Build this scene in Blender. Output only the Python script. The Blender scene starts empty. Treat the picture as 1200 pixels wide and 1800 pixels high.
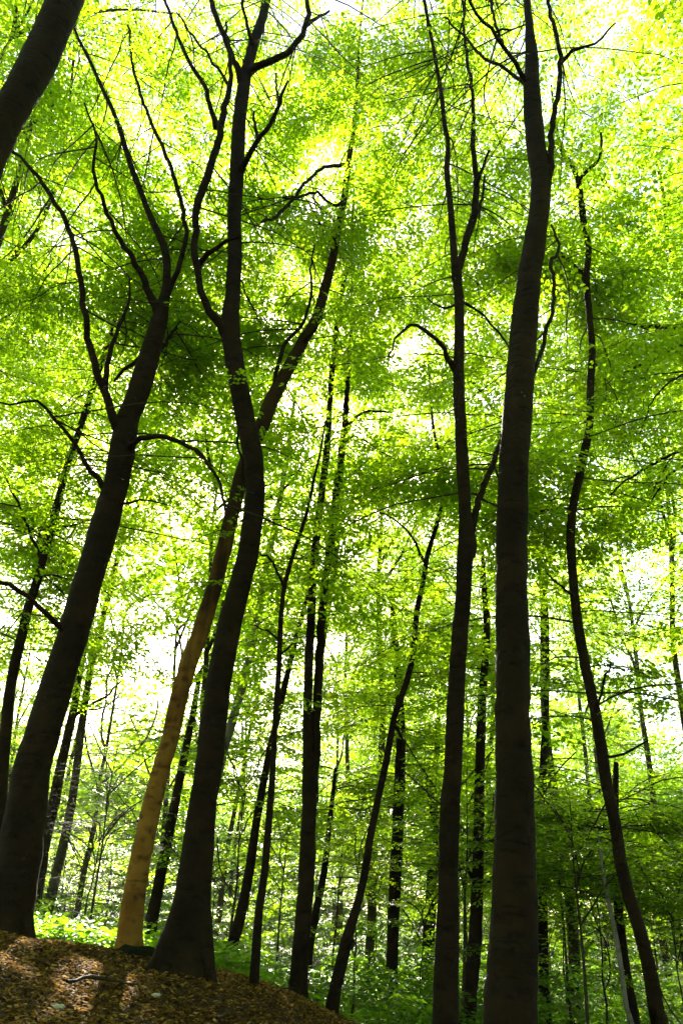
import bpy, math, random
import numpy as np
from mathutils import Vector, Matrix

# ------------------------------------------------------------------ camera, sky, sun, exposure
SC = bpy.context.scene
COL = SC.collection
PITCH, ROLL, FPX = math.radians(26.5), math.radians(3.5), 1400.0
EYE = np.array([0.0, 0.0, 1.5])
_F = np.array([0, math.cos(PITCH), math.sin(PITCH)])
_R0 = np.array([1.0, 0, 0]); _U0 = np.array([0, -math.sin(PITCH), math.cos(PITCH)])
_R = _R0 * math.cos(ROLL) + _U0 * math.sin(ROLL)
_U = _U0 * math.cos(ROLL) - _R0 * math.sin(ROLL)

cam_d = bpy.data.cameras.new('camera'); cam = bpy.data.objects.new('camera', cam_d); COL.objects.link(cam)
cam_d.sensor_fit = 'VERTICAL'; cam_d.sensor_height = 36.0; cam_d.lens = 36.0 * FPX / 1800.0
cam_d.clip_start = 0.05; cam_d.clip_end = 3000
cam.matrix_world = Matrix(((_R[0], _U[0], -_F[0], EYE[0]), (_R[1], _U[1], -_F[1], EYE[1]),
                           (_R[2], _U[2], -_F[2], EYE[2]), (0, 0, 0, 1)))
SC.camera = cam


def ray(u, v):
    d = _F + _R * ((u - 600) / FPX) - _U * ((v - 900) / FPX)
    return d


SUN = ray(418, 766); SUN = SUN / np.linalg.norm(SUN)
w = bpy.data.worlds.new('World'); SC.world = w; w.use_nodes = True
nt = w.node_tree; nt.nodes.clear()
sky = nt.nodes.new('ShaderNodeTexSky'); sky.sky_type = 'NISHITA'; sky.sun_disc = False
sky.sun_elevation = math.asin(SUN[2]); sky.sun_rotation = math.atan2(SUN[0], SUN[1])
sky.dust_density = 2.0; sky.air_density = 1.0
bg = nt.nodes.new('ShaderNodeBackground'); bg.inputs[1].default_value = 0.06
out = nt.nodes.new('ShaderNodeOutputWorld')
nt.links.new(sky.outputs[0], bg.inputs[0]); nt.links.new(bg.outputs[0], out.inputs[0])

ld = bpy.data.lights.new('sun', 'SUN'); ld.energy = 5.0; ld.angle = math.radians(0.5); ld.color = (1.0, 0.94, 0.82)
sun = bpy.data.objects.new('sun', ld); COL.objects.link(sun)
sun.rotation_euler = Vector(SUN).to_track_quat('Z', 'Y').to_euler()

SC.view_settings.view_transform = 'Standard'; SC.view_settings.look = 'None'
SC.view_settings.exposure = 3.05; SC.view_settings.gamma = 1.0
SC.render.engine = 'CYCLES'
cy = SC.cycles
cy.max_bounces = 6; cy.diffuse_bounces = 5; cy.glossy_bounces = 2; cy.transmission_bounces = 4; cy.transparent_max_bounces = 4
cy.caustics_reflective = False; cy.caustics_refractive = False
cy.use_denoising = True
try:
    cy.denoiser = 'OPENIMAGEDENOISE'; cy.denoising_input_passes = 'RGB_ALBEDO_NORMAL'
except Exception:
    pass
cy.sample_clamp_indirect = 6.0

rng = np.random.default_rng(11)
random.seed(5)


# ------------------------------------------------------------------ helpers
def tag(o, label=None, cat=None, group=None, kind=None):
    if label: o['label'] = label
    if cat: o['category'] = cat
    if group: o['group'] = group
    if kind: o['kind'] = kind
    return o


def empty(name, loc=(0, 0, 0)):
    o = bpy.data.objects.new(name, None); o.location = loc; o.empty_display_size = 0.3
    COL.objects.link(o); return o


def copy_tree(o, parent=None):
    c = o.copy(); COL.objects.link(c)
    if parent is not None: c.parent = parent
    for ch in list(o.children): copy_tree(ch, c)
    return c


class MB:
    """collects polygons as numpy arrays and links them as one mesh object"""
    def __init__(self): self.v = []; self.l = []; self.c = []; self.m = []; self.a = []; self.n = 0
    def add(self, verts, faces, k, mat=0, var=None):
        verts = np.asarray(verts, np.float32); faces = np.asarray(faces, np.int64)
        nf = len(faces)
        self.v.append(verts); self.l.append((faces + self.n).ravel()); self.c.append(np.full(nf, k))
        self.m.append(np.full(nf, mat)); self.a.append(np.full(nf, 0.5) if var is None else np.asarray(var))
        self.n += len(verts)
    def mesh(self, name, mats, smooth=True, origin=(0, 0, 0)):
        me = bpy.data.meshes.new(name)
        v = np.concatenate(self.v) - np.asarray(origin, np.float32); l = np.concatenate(self.l); c = np.concatenate(self.c)
        me.vertices.add(len(v)); me.vertices.foreach_set('co', v.astype(np.float32).ravel())
        me.loops.add(len(l)); me.loops.foreach_set('vertex_index', l.astype(np.int32))
        me.polygons.add(len(c)); st = np.concatenate([[0], np.cumsum(c)[:-1]])
        me.polygons.foreach_set('loop_start', st.astype(np.int32))
        mi = np.concatenate(self.m).astype(np.int32)
        me.polygons.foreach_set('material_index', mi)
        sm = np.full(len(c), smooth) if isinstance(smooth, bool) else np.isin(mi, smooth)
        me.polygons.foreach_set('use_smooth', sm)
        at = me.attributes.new('var', 'FLOAT', 'FACE'); at.data.foreach_set('value', np.concatenate(self.a).astype(np.float32))
        for m in mats: me.materials.append(m)
        me.update(calc_edges=True); me.validate()
        return me
    def build(self, name, mats, parent=None, smooth=True, origin=(0, 0, 0)):
        o = bpy.data.objects.new(name, self.mesh(name, mats, smooth, origin)); COL.objects.link(o)
        if parent is not None: o.parent = parent
        return o


def catmull(P, R, step):
    P = np.asarray(P, float); R = np.asarray(R, float)
    Q = np.vstack([2 * P[0] - P[1], P, 2 * P[-1] - P[-2]])
    op, orr = [], []
    for i in range(len(P) - 1):
        p0, p1, p2, p3 = Q[i:i + 4]
        n = max(2, int(np.linalg.norm(p2 - p1) / step))
        t = np.linspace(0, 1, n, endpoint=False)[:, None]
        op.append(0.5 * (2 * p1 + (p2 - p0) * t + (2 * p0 - 5 * p1 + 4 * p2 - p3) * t ** 2 + (3 * p1 - p0 - 3 * p2 + p3) * t ** 3))
        orr.append(R[i] + (R[i + 1] - R[i]) * t[:, 0])
    op.append(P[-1:]); orr.append(R[-1:])
    return np.vstack(op), np.concatenate(orr)


def tube(mb, P, R, sides=8, mat=0, lump=0.0, flare=None, seed=0, var=0.5):
    """a tapering tube along P; lump = uneven girth, flare = (height scale, strength, ground z)"""
    P = np.asarray(P, float); R = np.asarray(R, float); n = len(P)
    T = np.gradient(P, axis=0); T /= np.linalg.norm(T, axis=1)[:, None] + 1e-9
    a = np.array([1.0, 0, 0]) if abs(T[0][0]) < 0.8 else np.array([0, 1.0, 0])
    N = np.zeros_like(P); x = a - T[0] * a.dot(T[0]); N[0] = x / np.linalg.norm(x)
    for i in range(1, n):
        x = N[i - 1] - T[i] * N[i - 1].dot(T[i]); N[i] = x / (np.linalg.norm(x) + 1e-9)
    B = np.cross(T, N)
    th = np.arange(sides) * 2 * math.pi / sides
    rr = np.repeat(R[:, None], sides, 1)
    if lump:
        r_ = np.random.default_rng(seed); s = np.concatenate([[0], np.cumsum(np.linalg.norm(np.diff(P, axis=0), axis=1))])
        f = np.zeros((n, sides))
        for k in range(7):
            f += np.sin(th[None, :] * (k % 4 + (k > 3)) + s[:, None] * r_.uniform(0.6, 5.5) + r_.uniform(0, 6.28)) * r_.uniform(0.3, 1)
        rr = rr * (1 + lump * f / 2.2)
    if flare:
        hs, st, gz = flare
        h = np.clip(P[:, 2] - gz, -0.2, None)[:, None]
        r_ = np.random.default_rng(seed + 9); ph = r_.uniform(0, 6.28)
        rr = rr * (1 + st * np.exp(-h / hs) * (0.55 + 0.45 * np.cos(5 * th[None, :] + ph) + 0.3 * np.cos(3 * th[None, :] + 2 * ph)))
    V = P[:, None, :] + rr[:, :, None] * (np.cos(th)[None, :, None] * N[:, None, :] + np.sin(th)[None, :, None] * B[:, None, :])
    i = np.arange(n - 1)[:, None]; j = np.arange(sides)[None, :]; j2 = (j + 1) % sides
    F = np.stack([i * sides + j, i * sides + j2, (i + 1) * sides + j2, (i + 1) * sides + j], -1).reshape(-1, 4)
    mb.add(V.reshape(-1, 3), F, 4, mat, np.full(len(F), var))


# ------------------------------------------------------------------ materials
def new_mat(name):
    m = bpy.data.materials.new(name); m.use_nodes = True; t = m.node_tree; t.nodes.clear()
    o = t.nodes.new('ShaderNodeOutputMaterial'); return m, t, o


def ramp(t, stops):
    r = t.nodes.new('ShaderNodeValToRGB'); e = r.color_ramp.elements
    while len(e) < len(stops): e.new(0.5)
    for q, (p, c) in zip(e, stops): q.position = p; q.color = (*c, 1)
    return r


def leaf_mat(name, dark, mid, light, trans, tfac=0.62, rough=0.38, spec=0.35):
    m, t, o = new_mat(name)
    a = t.nodes.new('ShaderNodeAttribute'); a.attribute_name = 'var'; a.attribute_type = 'GEOMETRY'
    oi = t.nodes.new('ShaderNodeObjectInfo')
    mx = t.nodes.new('ShaderNodeMath'); mx.operation = 'MULTIPLY_ADD'; mx.inputs[1].default_value = 0.35
    ad = t.nodes.new('ShaderNodeMath'); ad.operation = 'MULTIPLY_ADD'; ad.inputs[1].default_value = 0.65; ad.inputs[2].default_value = 0
    t.links.new(a.outputs['Fac'], ad.inputs[0]); t.links.new(oi.outputs['Random'], mx.inputs[0]); t.links.new(ad.outputs[0], mx.inputs[2])
    r = ramp(t, [(0.0, dark), (0.5, mid), (1.0, light)]); t.links.new(mx.outputs[0], r.inputs[0])
    r2 = ramp(t, [(0.0, trans[0]), (1.0, trans[1])]); t.links.new(mx.outputs[0], r2.inputs[0])
    p = t.nodes.new('ShaderNodeBsdfPrincipled'); p.inputs['Roughness'].default_value = rough
    p.inputs['Specular IOR Level'].default_value = spec
    t.links.new(r.outputs[0], p.inputs['Base Color'])
    tr = t.nodes.new('ShaderNodeBsdfTranslucent'); t.links.new(r2.outputs[0], tr.inputs[0])
    ms = t.nodes.new('ShaderNodeMixShader'); ms.inputs[0].default_value = tfac
    t.links.new(p.outputs[0], ms.inputs[1]); t.links.new(tr.outputs[0], ms.inputs[2]); t.links.new(ms.outputs[0], o.inputs[0])
    return m


def bark_mat(name, base, light, dark, spots=0.5, rough=0.85, lit_tint=None):
    m, t, o = new_mat(name); N = t.nodes.new; L = t.links.new
    tc = N('ShaderNodeTexCoord')
    n1 = N('ShaderNodeTexNoise'); n1.inputs['Scale'].default_value = 2.2; n1.inputs['Detail'].default_value = 6
    L(tc.outputs['Object'], n1.inputs['Vector'])
    r1 = ramp(t, [(0.3, base), (0.7, light)]); L(n1.outputs[0], r1.inputs[0])
    src = r1.outputs[0]
    if lit_tint:                                                   # golden light painted into the lower bark, with ragged, streaky edges
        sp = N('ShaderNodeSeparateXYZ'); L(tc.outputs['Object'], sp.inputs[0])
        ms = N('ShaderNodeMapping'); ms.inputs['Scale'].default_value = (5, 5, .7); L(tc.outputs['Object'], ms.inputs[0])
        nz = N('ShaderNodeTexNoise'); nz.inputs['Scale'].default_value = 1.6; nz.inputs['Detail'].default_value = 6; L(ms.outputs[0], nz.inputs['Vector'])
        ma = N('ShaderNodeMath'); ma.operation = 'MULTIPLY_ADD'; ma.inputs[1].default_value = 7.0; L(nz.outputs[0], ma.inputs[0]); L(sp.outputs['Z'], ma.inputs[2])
        mr = N('ShaderNodeMapRange'); mr.inputs['From Min'].default_value = lit_tint[2]; mr.inputs['From Max'].default_value = lit_tint[3]; mr.inputs['To Min'].default_value = 1; mr.inputs['To Max'].default_value = 0
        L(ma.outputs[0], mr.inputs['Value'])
        rc = ramp(t, [(0.3, lit_tint[0]), (0.7, lit_tint[1])]); L(n1.outputs[0], rc.inputs[0])
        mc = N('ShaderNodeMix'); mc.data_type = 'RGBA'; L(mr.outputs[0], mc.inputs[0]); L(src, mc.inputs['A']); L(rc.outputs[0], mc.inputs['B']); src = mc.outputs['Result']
    # rings round the stem: noise squeezed along the height
    mp = N('ShaderNodeMapping'); mp.inputs['Scale'].default_value = (3.4, 3.4, 15); L(tc.outputs['Object'], mp.inputs[0])
    n2 = N('ShaderNodeTexNoise'); n2.inputs['Scale'].default_value = 1.0; n2.inputs['Detail'].default_value = 5; L(mp.outputs[0], n2.inputs['Vector'])
    r2 = ramp(t, [(0.28, (0, 0, 0)), (0.42, (1, 1, 1))]); L(n2.outputs[0], r2.inputs[0])
    # branch scars and knots
    mp2 = N('ShaderNodeMapping'); mp2.inputs['Scale'].default_value = (5, 5, 7); L(tc.outputs['Object'], mp2.inputs[0])
    nn = N('ShaderNodeTexNoise'); nn.inputs['Scale'].default_value = 6; L(tc.outputs['Object'], nn.inputs['Vector'])
    av = N('ShaderNodeVectorMath'); av.operation = 'MULTIPLY_ADD'; av.inputs[1].default_value = (1.5, 1.5, 1.1)
    L(nn.outputs['Color'], av.inputs[0]); L(mp2.outputs[0], av.inputs[2])
    vo = N('ShaderNodeTexVoronoi'); vo.inputs['Scale'].default_value = 1.0; L(av.outputs[0], vo.inputs['Vector'])
    r3 = ramp(t, [(0.10, (0, 0, 0)), (0.42, (1, 1, 1))]); L(vo.outputs['Distance'], r3.inputs[0])
    d1 = N('ShaderNodeMix'); d1.data_type = 'RGBA'; d1.inputs['B'].default_value = (*dark, 1)
    inv = N('ShaderNodeMath'); inv.operation = 'MULTIPLY_ADD'; inv.inputs[1].default_value = -0.55; inv.inputs[2].default_value = 0.55
    L(r2.outputs[0], inv.inputs[0]); L(inv.outputs[0], d1.inputs[0]); L(src, d1.inputs['A'])
    d2 = N('ShaderNodeMix'); d2.data_type = 'RGBA'; d2.inputs['B'].default_value = (*dark, 1)
    inv2 = N('ShaderNodeMath'); inv2.operation = 'MULTIPLY_ADD'; inv2.inputs[1].default_value = -spots; inv2.inputs[2].default_value = spots
    L(r3.outputs[0], inv2.inputs[0]); L(inv2.outputs[0], d2.inputs[0]); L(d1.outputs['Result'], d2.inputs['A'])
    p = N('ShaderNodeBsdfPrincipled'); p.inputs['Roughness'].default_value = rough; p.inputs['Specular IOR Level'].default_value = 0.12
    L(d2.outputs['Result'], p.inputs['Base Color'])
    n4 = N('ShaderNodeTexNoise'); n4.inputs['Scale'].default_value = 28; n4.inputs['Detail'].default_value = 4; L(tc.outputs['Object'], n4.inputs['Vector'])
    ad = N('ShaderNodeMath'); ad.operation = 'ADD'; L(n4.outputs[0], ad.inputs[0]); L(r2.outputs[0], ad.inputs[1])
    ad2 = N('ShaderNodeMath'); ad2.operation = 'ADD'; L(ad.outputs[0], ad2.inputs[0]); L(r3.outputs[0], ad2.inputs[1])
    b = N('ShaderNodeBump'); b.inputs['Strength'].default_value = 0.55; b.inputs['Distance'].default_value = 0.02
    L(ad2.outputs[0], b.inputs['Height']); L(b.outputs[0], p.inputs['Normal']); L(p.outputs[0], o.inputs[0])
    return m


M_LEAF = leaf_mat('beech_leaf', (0.038, 0.070, 0.004), (0.062, 0.105, 0.006), (0.095, 0.135, 0.008),
                  ((0.25, 0.49, 0.003), (0.59, 0.79, 0.014)))
M_UNDER = leaf_mat('undergrowth_leaf', (0.036, 0.085, 0.008), (0.055, 0.12, 0.010), (0.085, 0.15, 0.014),
                   ((0.18, 0.44, 0.006), (0.45, 0.70, 0.02)), tfac=0.58, rough=0.4, spec=0.3)
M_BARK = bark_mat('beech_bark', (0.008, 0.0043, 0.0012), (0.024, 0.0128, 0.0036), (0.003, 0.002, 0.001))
M_OCHRE_LIT = bark_mat('ochre_lit_bark', (0.018, 0.010, 0.003), (0.045, 0.025, 0.007), (0.030, 0.014, 0.005), spots=0.7, lit_tint=((0.15, 0.066, 0.008), (0.32, 0.165, 0.024), 6.0, 9.5))  # dark bark; the ochre low down is warm light put into the colour
M_TWIG = bark_mat('twig_bark', (0.035, 0.025, 0.014), (0.06, 0.043, 0.022), (0.012, 0.009, 0.006), spots=0.2)
M_FAR = bark_mat('olive_bark', (0.030, 0.024, 0.010), (0.065, 0.052, 0.022), (0.010, 0.008, 0.004))
M_PALE = bark_mat('pale_bark', (0.16, 0.14, 0.10), (0.26, 0.23, 0.17), (0.04, 0.03, 0.02))

# ------------------------------------------------------------------ leaf sprays
def leaf_verts(shape):
    if shape == 6:
        return np.array([[0, 0, 0], [0.3, 0.27, 0.03], [0.68, 0.24, 0.02], [1, 0, -0.06], [0.68, -0.24, 0.02], [0.3, -0.27, 0.03]], float)
    return np.array([[0, 0, 0], [0.45, 0.32, 0.05], [1, 0, -0.04], [0.45, -0.32, 0.05]], float)


def rot_from(x, n):
    """matrices with columns x (axis), y, z (normal about n)"""
    x = x / (np.linalg.norm(x, axis=-1, keepdims=True) + 1e-9)
    y = np.cross(n, x); y /= np.linalg.norm(y, axis=-1, keepdims=True) + 1e-9
    z = np.cross(x, y)
    return np.stack([x, y, z], -1)


def make_spray(seed, leaf=0.10, shape=6, n_main=13, n_side=6, length=0.75):
    r = np.random.default_rng(seed); org, ax = [], []
    tw = [(np.array([0.0, 0, 0]), np.array([1.0, 0, -0.08]), length, n_main)]
    for s, x in ((1, .18), (-1, .30), (1, .45), (-1, .6)):
        d = np.array([0.72, 0.69 * s, -0.05]); tw.append((np.array([x * length, 0, -0.02 * x]), d, length * r.uniform(.38, .6), n_side))
    for o_, d, ln, n in tw:
        d = d / np.linalg.norm(d); side = np.array([-d[1], d[0], 0])
        for i in range(n):
            s = 1 if i % 2 else -1; t = (i + 1) / n
            org.append(o_ + d * ln * t + r.normal(0, .012, 3)); ax.append(d * r.uniform(.4, .9) + side * s * r.uniform(.6, 1) + np.array([0, 0, r.normal(-.12, .22)]))
        org.append(o_ + d * ln); ax.append(d)
    org = np.array(org); ax = np.array(ax); k = len(org)
    nr = np.array([0, 0, 1.0]) + r.normal(0, .27, (k, 3)); nr[:, 2] = np.abs(nr[:, 2]) + .2
    M = rot_from(ax, nr); sc = leaf * r.uniform(.5, 1.2, k)
    V = org[:, None] + np.einsum('kij,vj->kvi', M, leaf_verts(shape)) * sc[:, None, None]
    tv = []
    for o_, d, ln, n in tw:
        d = d / np.linalg.norm(d); sd = np.array([-d[1], d[0], 0]); upv = np.array([0, 0, 1.0])
        ring = [sd * .0045, (-sd * .5 + upv * .8) * .0045, (-sd * .5 - upv * .8) * .0045]
        tv += [o_ + q for q in ring] + [o_ + d * ln + q * .35 for q in ring]
    tf = [[b + a_, b + (a_ + 1) % 3, b + 3 + (a_ + 1) % 3, b + 3 + a_] for b in range(0, len(tw) * 6, 6) for a_ in range(3)]
    return V.reshape(-1, 3), shape, k, np.array(tv), np.array(tf)


SPRAYS = [make_spray(i) for i in range(6)]
SPRAYS4 = [make_spray(20 + i, leaf=0.125, shape=4, n_main=11, n_side=5, length=0.9) for i in range(5)]
SPRAYSB = [make_spray(40 + i, leaf=0.15, shape=6, n_main=8, n_side=3, length=0.7) for i in range(4)]


def add_sprays(mb, org, ax, nrm, sc, sprays, mat, r, twig=None):
    n = len(org)
    if n == 0: return
    which = r.integers(0, len(sprays), n)
    M = rot_from(ax, nrm)
    for q, (V, k, nl, TV, TF) in enumerate(sprays):
        s = np.where(which == q)[0]
        if len(s) == 0: continue
        W = org[s][:, None] + np.einsum('nij,vj->nvi', M[s], V) * sc[s][:, None, None]
        tot = len(s) * nl
        var = np.clip(np.repeat(r.uniform(.1, .9, len(s)), nl) * .6 + r.uniform(0, 1, tot) * .4, 0, 1)
        mb.add(W.reshape(-1, 3), np.arange(tot * k).reshape(-1, k), k, mat, var)
        if twig is not None:
            Wt = org[s][:, None] + np.einsum('nij,vj->nvi', M[s], TV) * sc[s][:, None, None]
            mb.add(Wt.reshape(-1, 3), (TF[None] + np.arange(len(s))[:, None, None] * len(TV)).reshape(-1, 4), 4, twig)


# shafts of sunlight: natural gaps in the leaves along the sun's direction, where the photo's bank is lit
SHAFTS = []


def lit(P):
    ok = np.ones(len(P), bool)
    for g, rad in SHAFTS:
        d = P - g; t = d @ SUN; q = np.linalg.norm(d - t[:, None] * SUN, axis=1)
        ok &= ~((q < rad) & (t > 0))
    return ok


_cr = np.random.default_rng(99); _ck = _cr.normal(0, 1, (9, 3)); _ck /= np.linalg.norm(_ck, axis=1)[:, None]; _ck *= _cr.uniform(1.6, 4.2, 9)[:, None]; _ck[:, 2] *= 1.7; _cp = _cr.uniform(0, 6.28, 9)


def clump(P):
    """uneven fullness of the foliage: leaf masses with holes between them"""
    return np.sin(P @ _ck.T + _cp).sum(1) / 2.1


def grow(mb, carriers, n_sec, r, L=(1.2, 3.2), up=(0.05, 0.6), away=0.0, sprays=SPRAYS, gap=0.28, leafmat=1, twigmat=0,
         droop=0.12, start=0.25, rad=0.010, sps=(0.7, 1.25), ymin=None, holes=-.28):
    """side branches off the carriers, leaf sprays in flat layers off the side branches"""
    lens = np.array([np.linalg.norm(np.diff(c, axis=0), axis=1).sum() for c in carriers]); prob = lens / lens.sum()
    O, A, Nn, S = [], [], [], []
    for _ in range(n_sec):
        c = carriers[r.choice(len(carriers), p=prob)]
        t = r.uniform(start, 1) * (len(c) - 1); i = min(int(t), len(c) - 2); p = c[i] + (c[i + 1] - c[i]) * (t - i)
        az = r.uniform(0, 2 * math.pi)
        if away and math.sin(az) < 0 and r.uniform() < away: az = -az
        d = np.array([math.cos(az), math.sin(az), r.uniform(*up)]); d /= np.linalg.norm(d)
        ln = r.uniform(*L); k = max(4, int(ln / .3)); P = [p]
        for j in range(k):
            d = d + np.array([*r.normal(0, .16, 2), r.normal(-droop, .12)]) * .6; d /= np.linalg.norm(d); P.append(P[-1] + d * ln / k)
        P = np.array(P)
        if ymin is not None and P[-1][1] < ymin and r.uniform() < .95: continue
        if clump(P[-2:]).min() < holes and r.uniform() < .85: continue
        tube(mb, P, np.linspace(rad * ln / 2.2, .004, len(P)), 4, twigmat)
        m = max(3, int(ln / gap)); ts = np.linspace(.18, 1, m) * (len(P) - 1)
        for q, tt in enumerate(ts):
            i = min(int(tt), len(P) - 2); o = P[i] + (P[i + 1] - P[i]) * (tt - i); dd = P[i + 1] - P[i]; dd /= np.linalg.norm(dd)
            sd = np.cross([0, 0, 1.0], dd); sd /= np.linalg.norm(sd) + 1e-6; s = 1 if q % 2 else -1
            if q == m - 1: a = dd
            else: a = dd * r.uniform(.3, .8) + sd * s * r.uniform(.6, 1) + np.array([0, 0, r.uniform(-.35, .2)])
            O.append(o); A.append(a); Nn.append(np.array([0, 0, 1.0]) + r.normal(0, .2, 3)); S.append(r.uniform(*sps) * (1.1 - .35 * tt / len(P)))
    if O:
        O, A, Nn, S = map(np.array, (O, A, Nn, S))
        k = lit(O + A / np.linalg.norm(A, axis=1)[:, None] * S[:, None] * .35)
        k &= clump(O) > holes
        if ymin is not None: k &= (O[:, 1] > ymin) | (r.uniform(0, 1, len(O)) < .04)
        add_sprays(mb, O[k], A[k], Nn[k], S[k], sprays, leafmat, r, twigmat if sprays is SPRAYS else None)


# ------------------------------------------------------------------ ground
def unproj(u, v, D):
    d = ray(u, v); t = D / d[1]
    return EYE + d * t


def axial(P): return float((P - EYE).dot(_F))


CTRL = [unproj(10, 1650, 10.5), unproj(222, 1690, 11.3), unproj(320, 1715, 10.5), unproj(445, 1742, 11.0), unproj(521, 1762, 13.0)]
CTRL = [tuple(p) for p in CTRL] + [(0, 0, 0), (-5, 0, .35), (5, 0, -.5), (0, -8, 0.2), (-8, -6, .5), (8, -6, -.6), (-7, 7, 0.75),
        (1.9, 8, -.75), (1.4, 10, -.9), (4.6, 11, -1.1), (8, 8, -1.2), (-3.5, 16, .25), (-9, 12, 0.7), (-8, 20, 0.1), (2.7, 16, -.75), (1, 20, -.7),
        (6, 20, -.9), (12, 16, -1.4), (0, 30, -1.2), (-12, 30, -.8), (12, 30, -1.6), (-18, 18, .6), (18, 10, -1.8), (0, 42, -1.8), (-20, 40, -1.5), (20, 40, -2.2)]
CTRL = np.array(CTRL)


def _phi(d): return np.sqrt(d * d + 4.0)


_A = _phi(np.linalg.norm(CTRL[:, None, :2] - CTRL[None, :, :2], axis=2)) + np.eye(len(CTRL)) * -0.05
_n = len(CTRL); _Pm = np.c_[np.ones(_n), CTRL[:, :2]]
_K = np.block([[_A, _Pm], [_Pm.T, np.zeros((3, 3))]])
_W = np.linalg.solve(_K, np.r_[CTRL[:, 2], 0, 0, 0])


def gz(x, y):
    x = np.asarray(x, float); y = np.asarray(y, float); sh = x.shape; q = np.c_[x.ravel(), y.ravel()]
    z = np.zeros(len(q))
    for s in range(0, len(q), 20000):
        b = q[s:s + 20000]
        z[s:s + 20000] = _phi(np.linalg.norm(b[:, None] - CTRL[None, :, :2], axis=2)) @ _W[:_n] + _W[_n] + b @ _W[_n + 1:]
    d = np.linalg.norm(q, axis=1); f = np.clip((d - 25) / 30, 0, 1); f = f * f * (3 - 2 * f)
    z = np.clip(z, -3.5, 2.5) * (1 - f) + -2.4 * f
    return z.reshape(sh) if sh else float(z[0])


def bumps(X, Y):
    nr = np.random.default_rng(3); Z = 0
    for k in range(26):
        a = nr.uniform(0, 6.28); fq = nr.uniform(.6, 7); Z = Z + np.sin((X * math.cos(a) + Y * math.sin(a)) * fq + nr.uniform(0, 6)) * .018 / (fq ** .7) * (np.hypot(X, Y) < 45)
    return Z


def build_ground():
    s = np.linspace(-1, 1, 361); e = np.sinh(s * 6.2) / math.sinh(6.2) * 900
    e = np.where(np.abs(s) < .8, e, e)
    X, Y = np.meshgrid(e * 1.0 - 1.0, e * 1.0 + 9.0)
    Z = gz(X, Y)
    Z = Z + bumps(X, Y)
    n = len(e); i = np.arange(n - 1)[:, None]; j = np.arange(n - 1)[None]
    F = np.stack([i * n + j, i * n + j + 1, (i + 1) * n + j + 1, (i + 1) * n + j], -1).reshape(-1, 4)
    m, t, o = new_mat('forest_soil'); N = t.nodes.new; L = t.links.new
    tc = N('ShaderNodeTexCoord'); n1 = N('ShaderNodeTexNoise'); n1.inputs['Scale'].default_value = 14; n1.inputs['Detail'].default_value = 8
    L(tc.outputs['Object'], n1.inputs['Vector'])
    r = ramp(t, [(0.25, (.025, .011, .003)), (0.5, (.055, .026, .007)), (0.75, (.10, .052, .015))]); L(n1.outputs[0], r.inputs[0])
    p = N('ShaderNodeBsdfPrincipled'); p.inputs['Roughness'].default_value = .9; L(r.outputs[0], p.inputs['Base Color'])
    b = N('ShaderNodeBump'); b.inputs['Distance'].default_value = .03; n2 = N('ShaderNodeTexNoise'); n2.inputs['Scale'].default_value = 40; n2.inputs['Detail'].default_value = 5
    L(tc.outputs['Object'], n2.inputs['Vector']); L(n2.outputs[0], b.inputs['Height']); L(b.outputs[0], p.inputs['Normal']); L(p.outputs[0], o.inputs[0])
    mb = MB(); mb.add(np.c_[X.ravel(), Y.ravel(), Z.ravel()], F, 4)
    tag(mb.build('ground', [m]), 'brown woodland floor falling away to the right', kind='structure')


build_ground()


def build_litter():
    r = np.random.default_rng(8)
    m, t, o = new_mat('dead_leaf'); N = t.nodes.new; L = t.links.new
    a = N('ShaderNodeAttribute'); a.attribute_name = 'var'
    rp = ramp(t, [(0, (.040, .019, .003)), (.4, (.20, .105, .022)), (.8, (.48, .27, .06)), (1, (.66, .46, .16))]); L(a.outputs['Fac'], rp.inputs[0])
    p = N('ShaderNodeBsdfPrincipled'); p.inputs['Roughness'].default_value = .85; p.inputs['Specular IOR Level'].default_value = .08; L(rp.outputs[0], p.inputs['Base Color'])
    tr = N('ShaderNodeBsdfTranslucent'); L(rp.outputs[0], tr.inputs[0]); ms = N('ShaderNodeMixShader'); ms.inputs[0].default_value = .42
    L(p.outputs[0], ms.inputs[1]); L(tr.outputs[0], ms.inputs[2]); L(ms.outputs[0], o.inputs[0])
    n = 130000
    y = 3.0 + 11 * np.sqrt(r.uniform(0, 1, n)); x = r.uniform(-.62, .36, n) * y * 1.1
    c = np.c_[x, y, gz(x, y) + bumps(x, y) + r.uniform(0.005, .045, n)]
    az = r.uniform(0, 6.28, n); ax = np.c_[np.cos(az), np.sin(az), r.normal(0, .3, n)]
    nr = np.c_[r.normal(0, .2, (n, 2)), np.ones(n)]
    Mx = rot_from(ax, nr); lv = leaf_verts(6).copy(); lv[:, 2] += np.array([0, .06, .07, .03, .07, .06]) ; lv[:, 0] -= .5
    V = c[:, None] + np.einsum('nij,vj->nvi', Mx, lv) * r.uniform(.03, .08, n)[:, None, None]
    mb = MB(); mb.add(V.reshape(-1, 3), np.arange(n * 6).reshape(-1, 6), 6, 0, r.beta(1.6, 2.4, n))
    tag(mb.build('leaf_litter', [m], smooth=False), 'dry brown fallen leaves strewn over the path bank', 'leaf litter', kind='stuff')


build_litter()

def on_ground(u, v):
    D = 6.0
    while D < 18 and unproj(u, v, D)[2] > gz(*unproj(u, v, D)[:2]) + .02: D += .05
    return unproj(u, v, D)


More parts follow.
